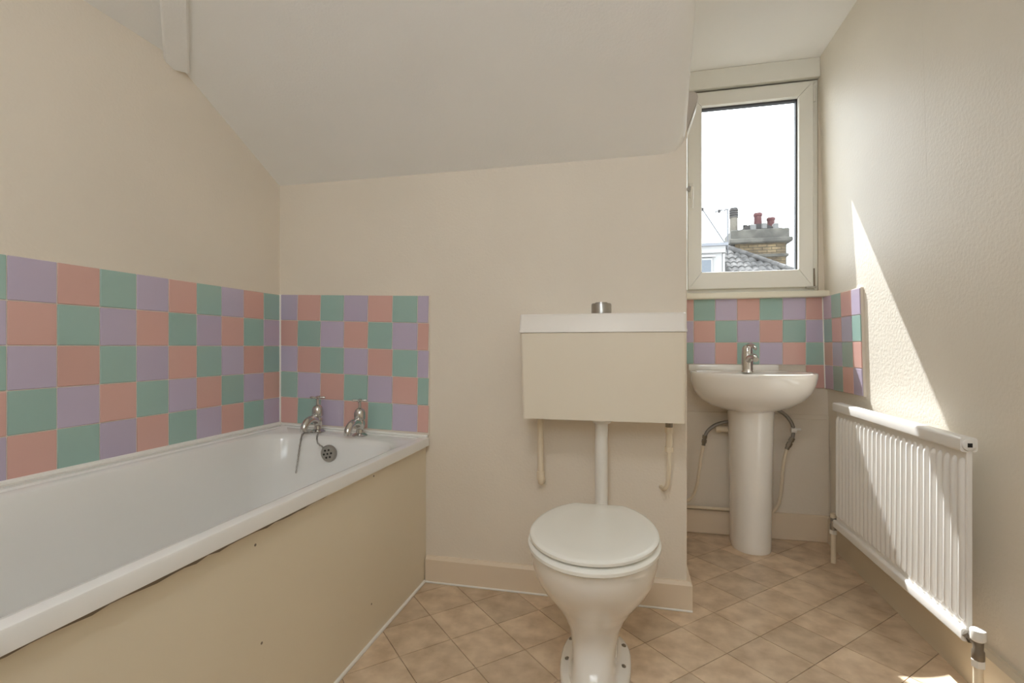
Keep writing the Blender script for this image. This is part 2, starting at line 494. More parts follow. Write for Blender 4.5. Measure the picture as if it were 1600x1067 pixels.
mitred(OX0, OX1, OZ0, OZ1, 0.03, WY + 0.005, WY + 0.07, ('frame_jamb', 'frame_rail'), win, M['upvc'])
GX0, GX1, GZ0, GZ1 = 0.362, 0.812, 1.338, 2.188
sash = bpy.data.objects.new('sash', None); col.objects.link(sash); sash.location = (0.58, WY, 1.25); par(sash, win)
mitred(0.294, 0.878, 1.250, 2.258, 0.066, WY - 0.022, WY + 0.035, ('stile', 'rail'), sash, M['upvc'], (GX0 - 0.294, 0.878 - GX1, GZ0 - 1.250, 2.258 - GZ1))
MB().box(GX0 - 0.01, GX1 + 0.01, WY + 0.012, WY + 0.017, GZ0 - 0.01, GZ1 + 0.01).build('pane', M['glass'], sash)
for q in ((GX0 - 0.001, GX0 + 0.003, GZ0, GZ1), (GX1 - 0.007, GX1 + 0.001, GZ0, GZ1), (GX0, GX1, GZ1 - 0.009, GZ1 + 0.001)):
    MB().box(q[0], q[1], WY + 0.003, WY + 0.03, q[2], q[3]).build('gasket', M['gasket'], sash)
# handle
hd = MB().box(0.300, 0.322, WY - 0.030, WY - 0.021, 1.72, 1.80, 0.004, 2).build('handle', M['plastic'], sash, smooth=40)
MB().tube([(0.311, WY - 0.028, 1.765), (0.311, WY - 0.052, 1.765), (0.311, WY - 0.058, 1.755), (0.3105, WY - 0.056, 1.66)], [0.007, 0.007, 0.0075, 0.005], 8).build('lever', M['plastic'], hd, smooth=50)
MB().lathe([(0.012, 0), (0.012, 0.012)], (0.298, WY - 0.045, 1.765), 12, 'Y').build('escutcheon', M['chrome_dull'], hd)
# hinges on the right
for z0, z1 in ((2.16, 2.235), (1.255, 1.31)):
    MB().tube([(0.884, WY - 0.012, z0), (0.884, WY - 0.012, z1)], 0.007, 8).build('hinge', M['plastic'], sash)
MB().box(0.846, 0.892, WY - 0.026, WY - 0.004, 1.2445, 1.2530, 0.002).build('hinge_stay', M['chrome_dull'], sash)
MB().tube([(0.882, WY - 0.02, 1.25), (0.880, WY - 0.02, 1.34)], 0.004, 6).build('hinge_stay', M['brass'], sash)
# head board and sill
MB().box(CX, rx(2.3), WY - 0.028, WY + 0.01, 2.275, CZ, 0.003).build('head_board', M['upvc'], win)
MB().box(CX, 0.938, WY - 0.062, WY + 0.06, 1.198, 1.228, 0.006, 3).build('sill', M['sill'], win, smooth=40)
# outer head over the glass (part of the outside wall)
MB().box(CX, 1.0, WY + 0.07, WY + 0.165, 2.28, 2.5).box(CX, 1.0, WY + 0.07, WY + 0.19, 1.10, 1.23).build('outer_reveal', M['white_render'], win)

# ------------------------------------------------------------------ bath
bath = thing('bathtub', 'white bathtub with a plain cream side panel along the tiled wall', 'bathtub', (-1.15, 1.08, 0))
BX0, BX1, BY0, BY1 = LX + 0.010, -0.794, 0.234, BY - 0.008
def rim_z(x): return 0.617 - 0.040 * (x - LX)
def ring(x0, x1, y0, y1, r, dz, n=8):
    return [(x, y, rim_z(x) + dz) for x, y, _ in rrect(x0, x1, y0, y1, r, n)]
rings = [ring(BX0, BX1, BY0, BY1, 0.006, -0.034), ring(BX0, BX1, BY0, BY1, 0.006, -0.006), ring(BX0 + 0.002, BX1 - 0.002, BY0, BY1 - 0.001, 0.006, -0.001),
         ring(BX0 + 0.006, BX1 - 0.006, BY0 + 0.006, BY1 - 0.005, 0.006, 0.0),
         ring(BX0 + 0.030, BX1 - 0.030, BY0 + 0.030, BY1 - 0.02, 0.02, -0.001), ring(BX0 + 0.034, BX1 - 0.034, BY0 + 0.034, BY1 - 0.024, 0.024, -0.006),
         ring(BX0 + 0.048, BX1 - 0.050, BY0 + 0.06, BY1 - 0.108, 0.13, -0.008), ring(BX0 + 0.056, BX1 - 0.058, BY0 + 0.07, BY1 - 0.116, 0.135, -0.013),
         ring(BX0 + 0.062, BX1 - 0.064, BY0 + 0.09, BY1 - 0.124, 0.14, -0.03), ring(BX0 + 0.075, BX1 - 0.077, BY0 + 0.16, BY1 - 0.14, 0.14, -0.15),
         ring(BX0 + 0.095, BX1 - 0.097, BY0 + 0.26, BY1 - 0.165, 0.14, -0.32), ring(BX0 + 0.115, BX1 - 0.117, BY0 + 0.31, BY1 - 0.19, 0.14, -0.385),
         ring(BX0 + 0.16, BX1 - 0.16, BY0 + 0.37, BY1 - 0.24, 0.12, -0.41)]
mb = MB(); mb.loft(rings, False, True); mb.build('tub', M['bath'], bath, smooth=35)
PX = -0.812
mb = MB(); mb.box(PX - 0.012, PX, BY0 + 0.004, BY - 0.001, 0.0, rim_z(PX) - 0.012)
fp = mb.build('side_panel', M['panel'], bath)
MB().tube([(PX + 0.001, BY0, 0.004), (PX + 0.001, BY - 0.02, 0.004)], 0.0065, 8).build('floor_bead', M['sealant'], fp)
for y, z in ((0.965, 0.515), (0.985, 0.285), (1.50, 0.535), (1.485, 0.125)):
    MB().lathe([(0.0032, -0.001), (0.0032, 0.0006)], (PX, y, z), 8, 'X').build('screw_hole', M['brass'], fp)
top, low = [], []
for k in range(61):   # uneven dark line under the rim
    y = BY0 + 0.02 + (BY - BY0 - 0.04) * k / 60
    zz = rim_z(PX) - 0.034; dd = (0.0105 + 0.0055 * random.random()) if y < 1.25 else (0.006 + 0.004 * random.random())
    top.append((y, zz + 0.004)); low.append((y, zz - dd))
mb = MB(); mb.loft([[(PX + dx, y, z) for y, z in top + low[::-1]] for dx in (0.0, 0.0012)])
mb.build('rim_dark_line', M['brass'], fp)
MB().tube([(LX + 0.013, BY0 + 0.02, rim_z(LX) + 0.004), (LX + 0.013, BY - 0.012, rim_z(LX) + 0.004)], 0.009, 8).build('sealant_bead', M['sealant'], bath)
MB().tube([(LX + 0.01, BY - 0.012, rim_z(LX) + 0.002), (-0.80, BY - 0.012, rim_z(-0.80) + 0.002)], 0.006, 8).build('sealant_bead', M['sealant'], bath)
# overflow
oc = Vector((-1.165, BY1 - 0.136, 0.532))
ov = MB().lathe([(0.034, 0.004), (0.034, -0.003), (0.030, -0.008), (0.018, -0.0095), (0.004, -0.0098)], oc, 28, 'Y').build('overflow', M['chrome_dull'], bath, smooth=40)
for k in range(6):
    a = 2 * PI * k / 6 + 0.2
    MB().lathe([(0.0042, 0.0), (0.0042, -0.0108)], oc + Vector((0.016 * math.cos(a), 0, 0.016 * math.sin(a))), 10, 'Y').build('overflow_hole', M['dark'], ov)
MB().lathe([(0.004, 0.0), (0.004, -0.0108)], oc, 10, 'Y').build('overflow_hole', M['dark'], ov)
# plug chain: from overflow over the rim round the tap, and hanging free into the bath
def torus_link(mb, c, t, flip, L=0.0050, r=0.0015):
    t = t.normalized(); u = t.cross(Vector((0.3, 1, 0.1))).normalized(); v = t.cross(u)
    if flip: u = v
    P = [c + t * (L * 1.25 * math.cos(a)) + u * (L * 0.6 * math.sin(a)) for a in [2 * PI * k / 8 for k in range(8)]]
    P.append(P[0]); mb.tube(P, r, 5, False)
def chain(pts):
    P = smooth_path(pts, 12); mb = MB(); d_ = 0.0; last = P[0]; flip = False
    for i in range(1, len(P)):
        d_ += (P[i] - last).length; last = P[i]
        if d_ > 0.0088:
            torus_link(mb, P[i], P[i] - P[i - 1], flip); flip = not flip; d_ = 0
    return mb
T1X = -1.268; T2X = -1.074; TY = 1.868
zr = rim_z(T1X) - 0.006
chain([(T1X - 0.028, TY - 0.02, zr + 0.004), (T1X - 0.03, TY - 0.058, zr - 0.002), (T1X - 0.028, TY - 0.076, zr - 0.035), (T1X - 0.026, TY - 0.092, zr - 0.09), (T1X - 0.03, TY - 0.10, 0.455)]).build('plug_chain', M['chrome_dull'], bath, smooth=60)
chain([(T1X + 0.030, TY - 0.02, zr + 0.004), (T1X + 0.036, TY - 0.055, zr - 0.002), (T1X + 0.048, TY - 0.072, zr - 0.03), (oc.x - 0.022, oc.y - 0.012, oc.z + 0.028)]).build('plug_chain', M['chrome_dull'], bath, smooth=60)

def pillar_tap(x, y, z, label):
    t = thing('bath_tap', label, 'tap', (x, y, z), 'pillar taps on the bath')
    MB().lathe([(0.031, 0), (0.031, 0.004), (0.024, 0.009), (0.015, 0.013), (0.0135, 0.026), (0.018, 0.034), (0.021, 0.046), (0.020, 0.058), (0.0165, 0.064), (0.0215, 0.068), (0.0225, 0.076),
                (0.022, 0.094), (0.0175, 0.106), (0.010, 0.112), (0.006, 0.114), (0.0052, 0.138), (0.0085, 0.141), (0.0085, 0.148), (0.003, 0.151)], (x, y, z), 22).build('body', M['chrome'], t, smooth=35)
    P = smooth_path([(x, y, z + 0.045), (x, y - 0.032, z + 0.058), (x, y - 0.064, z + 0.055), (x, y - 0.088, z + 0.036), (x, y - 0.092, z + 0.016)], 5)
    rr = [0.0165 - 0.003 * i / (len(P) - 1) for i in range(len(P))]
    MB().tube(P, rr, 14).build('spout', M['chrome'], t, smooth=50)
    h_ = bpy.data.objects.new('handle', None); h_.location = (x, y, z + 0.142); col.objects.link(h_); par(h_, t)
    for a in (0.35, 0.35 + PI / 2):
        dx, dy = math.cos(a), math.sin(a)
        P = [(x + dx * s_, y + dy * s_, z + 0.144) for s_ in (-0.031, -0.027, -0.01, 0.01, 0.027, 0.031)]
        MB().tube(P, [0.003, 0.0052, 0.0036, 0.0036, 0.0052, 0.003], 8).build('crossbar', M['chrome'], h_, smooth=60)
    return t
pillar_tap(T1X, TY, rim_z(T1X) - 0.007, 'chrome cross-head bath tap with the plug chain looped round its base')
pillar_tap(T2X, TY, rim_z(T2X) - 0.007, 'chrome cross-head bath tap nearer the bath side panel, without chain')

# ------------------------------------------------------------------ toilet
TCX = -0.098
toilet = thing('toilet', 'white ceramic toilet pan with closed white seat lid', 'toilet', (TCX, 1.5, 0))
def egg(z, hw, yf, yb, yc, n=40, pb=2.6, pf=2.0, cx=TCX, trunc=None):
    P = []
    for k in range(n):
        a = 2 * PI * k / n
        s_, c_ = math.sin(a), math.cos(a)
        if c_ >= 0:      # front half (towards camera)
            x = hw * math.copysign(abs(s_) ** (2 / pf), s_); y = yc - (yc - yf) * abs(c_) ** (2 / pf)
        else:
            x = hw * math.copysign(abs(s_) ** (2 / pb), s_); y = yc + (yb - yc) * abs(c_) ** (2 / pb)
        P.append((cx + x, y, z))
    return P
rings = [egg(0.0, 0.103, 1.30, 1.68, 1.53, pb=2.6), egg(0.022, 0.103, 1.30, 1.68, 1.53, pb=2.6), egg(0.030, 0.097, 1.305, 1.675, 1.53, pb=2.6), egg(0.034, 0.080, 1.315, 1.67, 1.53, pb=2.6),
         egg(0.048, 0.064, 1.335, 1.67, 1.53, pf=3.2), egg(0.08, 0.062, 1.362, 1.67, 1.53, pf=3.2), egg(0.12, 0.067, 1.380, 1.67, 1.53, pf=3.0), egg(0.16, 0.079, 1.385, 1.69, 1.52, pf=2.4),
         egg(0.20, 0.100, 1.36, 1.69, 1.51, pf=2.2), egg(0.24, 0.126, 1.325, 1.70, 1.49), egg(0.28, 0.150, 1.285, 1.70, 1.47), egg(0.32, 0.166, 1.252, 1.70, 1.455),
         egg(0.36, 0.1745, 1.232, 1.70, 1.445), egg(0.388, 0.177, 1.226, 1.70, 1.445), egg(0.398, 0.175, 1.228, 1.70, 1.445), egg(0.4, 0.170, 1.234, 1.695, 1.445)]
mb = MB(); mb.loft(rings)
pan = mb.build('pan', M['ceramic'], toilet, smooth=50)
# horn at the back that takes the flush pipe, and the outlet to the wall
MB().tube([(TCX, 1.66, 0.34), (TCX, 1.74, 0.35), (TCX, 1.79, 0.352)], [0.05, 0.040, 0.036], 16).build('flush_horn', M['ceramic'], pan, smooth=50)
MB().tube(smooth_path([(TCX, 1.64, 0.13), (TCX, 1.75, 0.19), (TCX, 1.84, 0.20), (TCX, BY + 0.01, 0.195)], 5), 0.055, 16).build('outlet', M['ceramic'], pan, smooth=50)
for x, y in ((0.081, 1.597), (0.081, 1.493), (-0.081, 1.597), (-0.081, 1.493)):
    MB().lathe([(0.0075, 0.028), (0.0075, 0.0345), (0.004, 0.037)], (TCX + x, y, 0), 10).build('fixing_bolt', M['brass'], pan)
# lid and seat: ellipse cut straight at the back
def lid_ring(z, hw, yf, inset=0.0, ycut=1.676, n=128):
    yc, bb_ = 1.44, 0.264
    P = []
    for k in range(n):
        a = 2 * PI * k / n; s_, c_ = math.sin(a), math.cos(a)
        x = (hw - inset) * s_
        y = yc - (yc - yf - inset) * c_ if c_ >= 0 else yc - (bb_ - inset) * c_
        P.append((TCX + x, min(y, ycut - inset), z))
    return P
mb = MB(); mb.loft([lid_ring(0.404, 0.182, 1.210, 0.004), lid_ring(0.408, 0.183, 1.209, 0), lid_ring(0.416, 0.183, 1.209, 0), lid_ring(0.4215, 0.182, 1.210, 0.004), lid_ring(0.4235, 0.18, 1.21, 0.010)])
seat = mb.build('seat', M['seat'], toilet, smooth=40)
mb = MB(); mb.loft([lid_ring(0.4275, 0.178, 1.217, 0.006), lid_ring(0.430, 0.178, 1.217, 0.0), lid_ring(0.437, 0.178, 1.217, 0), lid_ring(0.441, 0.178, 1.217, 0.004), lid_ring(0.4425, 0.178, 1.217, 0.012), lid_ring(0.4425, 0.178, 1.217, 0.06)])
mb.build('lid', M['seat'], toilet, smooth=40)
for s_ in (-1, 1):
    MB().lathe([(0.011, -0.02), (0.011, 0.02)], (TCX + s_ * 0.06, 1.683, 0.424), 12, 'X').build('hinge', M['plastic'], seat)
for y, z in ((1.26, 0.4255), (1.60, 0.4255)):
    for s_ in (-1, 1):
        MB().box(TCX + s_ * 0.08 - 0.008, TCX + s_ * 0.08 + 0.008, y - 0.004, y + 0.004, 0.4225, 0.4285).build('buffer', M['plastic'], seat)

# ------------------------------------------------------------------ cistern
cis = thing('toilet_cistern', 'cream low-level cistern on the wall above the toilet', 'cistern', (-0.098, 1.83, 0.70))
CF = BY - 0.2
mb = MB()
r0 = rrect(-0.368, 0.178, CF + 0.006, BY, 0.012, 4, 0.704); r1 = rrect(-0.3755, 0.1815, CF, BY, 0.012, 4, 1.005)
mb.loft([r0, r1]); mb.build('tank', M['cistern'], cis, smooth=40)
mb = MB()
mb.loft([rrect(-0.3795, 0.1855, CF - 0.004, BY, 0.012, 4, 1.006), rrect(-0.3795, 0.1855, CF - 0.004, BY, 0.012, 4, 1.014), rrect(-0.378, 0.184, CF - 0.0025, BY, 0.012, 4, 1.017), rrect(-0.3765, 0.1825, CF - 0.001, BY, 0.012, 4, 1.066), rrect(-0.373, 0.179, CF + 0.003, BY, 0.012, 4, 1.070)])
lid_o = mb.build('cistern_lid', M['cistern_lid'], cis, smooth=40)
MB().lathe([(0.035, 1.069), (0.035, 1.104), (0.033, 1.108), (0.022, 1.108), (0.021, 1.112), (0.004, 1.113)], (-0.096, 1.80, 0), 28).build('push_button', M['chrome_dull'], cis, smooth=35)
fpipe = MB().tube(smooth_path([(TCX + 0.002, 1.835, 0.72), (TCX, 1.835, 0.60), (TCX, 1.835, 0.42), (TCX, 1.825, 0.372), (TCX, 1.795, 0.353), (TCX, 1.76, 0.351)], 6), 0.0225, 20).build('flush_pipe', M['plastic'], cis, smooth=50)
MB().lathe([(0.035, 0.704), (0.036, 0.700), (0.036, 0.692), (0.030, 0.684), (0.024, 0.682)], (TCX + 0.002, 1.835, 0), 24).build('pipe_nut', M['plastic'], fpipe, smooth=35)
# overflow pipe
op = thing('overflow_pipe', 'cream overflow pipe dropping from the left end of the cistern', 'pipe', (-0.327, 1.88, 0.70))
MB().tube(smooth_path([(-0.328, 1.885, 0.71), (-0.328, 1.885, 0.60), (-0.327, 1.885, 0.46), (-0.327, 1.895, 0.443), (-0.327, BY, 0.44)], 5), 0.0115, 14).build('pipe', M['pipe_paint'], op, smooth=50)
MB().lathe([(0.017, 0.690), (0.017, 0.704)], (-0.329, 1.885, 0), 6).build('nut', M['brass'], op)
MB().lathe([(0.0145, 0.455), (0.0145, 0.485), (0.012, 0.487)], (-0.327, 1.885, 0), 14).build('elbow_socket', M['pipe_paint'], op, smooth=40)
sp = thing('water_supply_pipe', 'thin cream supply pipe with a valve under the right end of the cistern', 'pipe', (0.135, 1.87, 0.70))
MB().tube(smooth_path([(0.137, 1.865, 0.70), (0.137, 1.865, 0.56), (0.135, 1.866, 0.50), (0.131, 1.872, 0.465), (0.122, 1.89, 0.445), (0.113, BY, 0.440)], 6), 0.0075, 12).build('pipe', M['pipe_paint'], sp, smooth=50)
MB().lathe([(0.0125, 0.672), (0.0125, 0.706)], (0.137, 1.865, 0), 12).build('tail', M['brass'], sp, smooth=40)
MB().lathe([(0.0145, 0.652), (0.0145, 0.672)], (0.137, 1.865, 0), 6).build('nut', M['pipe_paint'], sp)
MB().lathe([(0.0095, 0.600), (0.011, 0.605), (0.011, 0.650), (0.0095, 0.653)], (0.137, 1.865, 0), 12).build('isolating_valve', M['pipe_paint'], sp, smooth=40)
MB().lathe([(0.0145, 0.585), (0.0145, 0.602)], (0.137, 1.865, 0), 6).build('nut', M['pipe_paint'], sp)

# ------------------------------------------------------------------ basin
BCX = 0.553
basin = thing('pedestal_basin', 'white ceramic wash basin on a full pedestal under the window', 'basin', (BCX, 2.6, 0))
BB = WY - 0.008
def bring(z, hw, yf, yb, yc, pb=3.2, tilt=0.0, n=56):
    P = egg(z, hw, yf, yb, yc, n=n, pb=pb, cx=BCX)
    return [(x, y, zz + tilt * (y - 2.5)) for x, y, zz in P]
rings = [bring(0.655, 0.085, 2.50, 2.72, 2.60), bring(0.662, 0.13, 2.455, BB, 2.60), bring(0.684, 0.185, 2.40, BB, 2.585), bring(0.715, 0.226, 2.345, BB, 2.57), bring(0.75, 0.250, 2.308, BB, 2.555),
         bring(0.79, 0.2625, 2.288, BB, 2.54), bring(0.82, 0.267, 2.280, BB, 2.535), bring(0.834, 0.268, 2.278, BB, 2.535), bring(0.838, 0.2665, 2.280, BB, 2.535), bring(0.840, 0.262, 2.285, BB - 0.002, 2.535),
         bring(0.838, 0.246, 2.302, BB - 0.02, 2.535), bring(0.834, 0.238, 2.312, BB - 0.055, 2.53), bring(0.830, 0.232, 2.318, 2.655, 2.52, 2.6), bring(0.826, 0.226, 2.325, 2.640, 2.51, 2.4),
         bring(0.80, 0.215, 2.335, 2.622, 2.50, 2.2), bring(0.75, 0.185, 2.365, 2.60, 2.49, 2.0), bring(0.715, 0.13, 2.41, 2.56, 2.49, 2.0), bring(0.705, 0.06, 2.46, 2.52, 2.49, 2.0)]
mb = MB(); mb.loft(rings); mb.build('bowl', M['ceramic'], basin, smooth=50)
MB().box(BCX - 0.255, BCX + 0.17, BB - 0.012, BB + 0.003, 0.834, 0.866, 0.004, 2).build('upstand', M['ceramic'], basin, smooth=40)
def ped(z, a, yf, yb):
    return [(x + 0.014, y, z_) for x, y, z_ in egg(z, a, yf, yb, 2.62, n=40, pb=4.0, pf=2.2, cx=BCX)]
mb = MB(); mb.loft([ped(0, 0.086, 2.505, 2.70), ped(0.006, 0.088, 2.502, 2.70), ped(0.03, 0.0875, 2.504, 2.70), ped(0.30, 0.089, 2.50, 2.70), ped(0.60, 0.096, 2.49, 2.70), ped(0.64, 0.098, 2.485, 2.70), ped(0.672, 0.099, 2.48, 2.70)])
mb.build('pedestal', M['ceramic'], basin, smooth=50)
bt = thing('basin_mixer_tap', 'chrome single-lever mixer tap on the wash basin', 'tap', (BCX, 2.63, 0.836))
tx, ty, tz = 0.556, 2.635, 0.834
MB().lathe([(0.027, 0), (0.027, 0.004), (0.0255, 0.006), (0.0245, 0.085), (0.0235, 0.092), (0.0235, 0.098), (0.0225, 0.118), (0.016, 0.128), (0.004, 0.132)], (tx, ty, tz), 24).build('body', M['chrome'], bt, smooth=35)
P = smooth_path([(tx, ty, tz + 0.05), (tx + 0.006, ty - 0.04, tz + 0.072), (tx + 0.012, ty - 0.08, tz + 0.075), (tx + 0.015, ty - 0.105, tz + 0.062)], 5)
MB().tube(P, [0.017 - 0.004 * i / (len(P) - 1) for i in range(len(P))], 14).build('spout', M['chrome'], bt, smooth=50)
P = smooth_path([(tx, ty + 0.01, tz + 0.122), (tx + 0.006, ty - 0.025, tz + 0.132), (tx + 0.014, ty - 0.07, tz + 0.122), (tx + 0.017, ty - 0.09, tz + 0.112)], 5)
MB().tube(P, [0.012 - 0.005 * i / (len(P) - 1) for i in range(len(P))], 10).build('lever', M['chrome'], bt, smooth=50)

def hose(label, loc, hose_pts, conn, pipe_pts):
    t = thing('basin_supply_hose', label, 'hose', loc, 'supply hoses under the basin')
    MB().tube(smooth_path(hose_pts, 6), 0.0085, 12).build('braided_hose', M['braid'], t, smooth=60)
    (x0, y0, z0), (x1, y1, z1) = conn
    a, b_ = Vector((x0, y0, z0)), Vector((x1, y1, z1)); d_ = b_ - a
    c_ = MB().tube([a, a + d_ * 0.30, a + d_ * 0.31, a + d_ * 0.42, a + d_ * 0.43, a + d_ * 0.75, a + d_ * 0.76, b_], [0.0125, 0.0125, 0.0095, 0.0095, 0.013, 0.013, 0.010, 0.010], 6).build('connector', M['brass'], t)
    MB().tube(smooth_path(pipe_pts, 6), 0.0075, 12).build('copper_tail', M['pipe_paint'], t, smooth=60)
    return t
hose('braided supply hose curving left from behind the basin pedestal', (0.37, 2.70, 0.5),
     [(0.53, 2.69, 0.60), (0.484, 2.69, 0.585), (0.425, 2.69, 0.568), (0.385, 2.69, 0.535), (0.370, 2.69, 0.505)],
     ((0.370, 2.69, 0.512), (0.363, 2.69, 0.460)),
     [(0.364, 2.69, 0.463), (0.352, 2.692, 0.40), (0.342, 2.695, 0.32), (0.333, 2.70, 0.255), (0.312, 2.705, 0.195), (0.28, 2.712, 0.165), (0.225, 2.715, 0.16)])
h2 = hose('braided supply hose curving right from behind the basin pedestal', (0.76, 2.70, 0.5),
     [(0.62, 2.69, 0.62), (0.670, 2.69, 0.648), (0.715, 2.69, 0.642), (0.755, 2.69, 0.606), (0.774, 2.69, 0.56), (0.770, 2.69, 0.51)],
     ((0.771, 2.69, 0.515), (0.745, 2.69, 0.458)),
     [(0.747, 2.69, 0.462), (0.732, 2.692, 0.40), (0.724, 2.695, 0.30), (0.716, 2.70, 0.21), (0.695, 2.705, 0.155), (0.66, 2.712, 0.128), (0.60, 2.715, 0.125)])
MB().lathe([(0.014, -0.014), (0.014, 0.010)], (0.777, 2.69, 0.552), 10, 'X').build('isolator', M['plastic'], h2)
MB().lathe([(0.006, 0.010), (0.006, 0.030)], (0.777, 2.69, 0.556), 8, 'X').build('isolator_key', M['plastic'], h2)
wp = thing('waste_pipe', 'short painted waste pipe emerging left of the basin pedestal', 'pipe', (0.45, 2.72, 0.55))
MB().tube([(0.43, 2.715, 0.548), (0.53, 2.69, 0.540)], 0.019, 14).build('pipe', M['pipe_paint'], wp, smooth=50)
MB().lathe([(0.023, -0.012), (0.023, 0.012)], (0.436, 2.714, 0.5475), 14, 'X').build('coupling', M['pipe_paint'], wp)
lp = thing('skirting_pipe', 'horizontal painted pipe along the skirting under the basin', 'pipe', (0.35, 2.72, 0.13))
MB().tube([(CX + 0.0, 2.726, 0.137), (0.62, 2.726, 0.134)], 0.008, 10).build('pipe', M['pipe_paint'], lp, smooth=50)
MB().box(CX + 0.02, 0.60, 2.7305, 2.739, 0.1225, 0.1285).build('gap_shade', M['brass'], lp)  # solid dark strip, its colour stands in for shade between pipe and skirting

# ------------------------------------------------------------------ radiator
rad = thing('radiator', 'white ribbed panel radiator on the right wall', 'radiator', (0.88, 2.0, 0.17))
RY0, RY1, RZ0, RZ1 = 1.588, 2.455, 0.172, 0.712
XF_ = 0.872
MB().box(XF_ + 0.006, XF_ + 0.020, RY0, RY1, RZ0 + 0.01, RZ1 - 0.01, 0.002).build('panel', M['rad'], rad)
NR = 26; rp_ = (RY1 - RY0) / NR
mb = MB()
def rib_ring(z, s_, w_=0.0098):
    return [(0.002, -w_, z), (-0.002 * s_, -w_ * 0.85, z), (-0.0088 * s_, -w_ * 0.45, z), (-0.0098 * s_, 0, z), (-0.0088 * s_, w_ * 0.45, z), (-0.002 * s_, w_ * 0.85, z), (0.002, w_, z)]
zb_, zt_ = RZ0 + 0.045, RZ1 - 0.055
mb.loft([rib_ring(zb_, 0.05, 0.006), rib_ring(zb_ + 0.006, 0.6, 0.0105), rib_ring(zb_ + 0.016, 1), rib_ring(zt_ - 0.016, 1), rib_ring(zt_ - 0.006, 0.6, 0.0105), rib_ring(zt_, 0.05, 0.006)])
rib_me = mb.mesh('rib', M['rad'], 50)
for k in range(NR):
    o = bpy.data.objects.new('rib', rib_me); o.location = (XF_ + 0.006, RY0 + rp_ * (k + 0.5), 0); col.objects.link(o); par(o, rad)
def header(z0, z1, x0, x1, r):
    P = [(x, z) for x, z, _ in rrect(x0, x1, z0, z1, r, 4)]
    return MB().loft([[(x, RY0 - 0.002, z) for x, z in P], [(x, RY1 + 0.002, z) for x, z in P]])
header(RZ1 - 0.036, RZ1 + 0.002, XF_ - 0.010, XF_ + 0.030, 0.007).build('top_header', M['rad'], rad, smooth=40)
header(RZ0 - 0.002, RZ0 + 0.032, XF_ - 0.008, XF_ + 0.026, 0.007).build('bottom_header', M['rad'], rad, smooth=40)
for y, s_ in ((RY0 - 0.002, -1), (RY1 + 0.002, 1)):
    ep = MB().lathe([(0.0155, 0), (0.0155, s_ * 0.006), (0.013, s_ * 0.008)], (XF_ + 0.008, y, RZ1 - 0.017), 18, 'Y').build('end_plug', M['rad'], rad, smooth=40)
    MB().box(XF_ + 0.0025, XF_ + 0.0135, min(y + s_ * 0.0, y + s_ * 0.0088), max(y + s_ * 0.0, y + s_ * 0.0088), RZ1 - 0.0225, RZ1 - 0.0115).build('key_hole', M['dark'], ep)
for y in (RY0 + 0.22, RY1 - 0.10):
    for z in (RZ1 - 0.16, RZ0 + 0.1):
        MB().box(XF_ + 0.018, rx(z) + 0.001, y - 0.015, y + 0.015, z - 0.035, z + 0.035, 0.003).build('wall_bracket', M['rad'], rad)
MB().box(0.925, rx(0.6) + 0.002, RY0 + 0.135, RY0 + 0.165, 0.575, 0.615, 0.004).build('wall_bracket', M['chrome_dull'], rad)
def rvalve(y, s_, label, cap):
    t = thing('radiator_valve', label, 'valve', (XF_ + 0.007, y, 0.0), 'radiator valves')
    zc = RZ0 + 0.015; xc = XF_ + 0.008
    yv = y + s_ * 0.040
    MB().tube([(xc, y, zc), (xc, y + s_ * 0.014, zc), (xc, y + s_ * 0.0145, zc), (xc, y + s_ * 0.026, zc)], [0.0145, 0.0145, 0.010, 0.010], 6).build('union_nut', M['chrome'], t)
    MB().tube([(xc, y + s_ * 0.022, zc), (xc, yv, zc)], 0.0095, 10).build('valve_tail', M['chrome_dull'], t, smooth=50)
    MB().lathe([(0.010, zc - 0.045), (0.0135, zc - 0.04), (0.0135, zc - 0.018), (0.011, zc - 0.014), (0.012, zc + 0.010), (0.009, zc + 0.016)], (xc, yv, 0), 12).build('valve_body', M['brass'] if cap else M['chrome_dull'], t, smooth=40)
    if cap:
        MB().lathe([(0.0125, zc + 0.008), (0.0165, zc + 0.012), (0.0175, zc + 0.034), (0.016, zc + 0.037), (0.004, zc + 0.0375)], (xc, yv, 0), 20).build('cap', M['plastic'], t, smooth=40)
    else:
        MB().lathe([(0.010, zc + 0.012), (0.013, zc + 0.015), (0.013, zc + 0.030), (0.004, zc + 0.032)], (xc, yv, 0), 16).build('cap', M['pipe_paint'], t, smooth=40)
    MB().lathe([(0.0155, zc - 0.058), (0.0155, zc - 0.040)], (xc, yv, 0), 6).build('compression_nut', M['plastic'], t)
    MB().tube([(xc, yv, 0.0), (xc, yv, zc - 0.05)], 0.0105, 12).build('pipe', M['pipe_paint'], t, smooth=50)
rvalve(RY0 - 0.002, -1, 'radiator valve with white cap at the near end of the radiator', True)
rvalve(RY1 + 0.002, 1, 'small painted radiator valve at the far end beside the window wall', False)

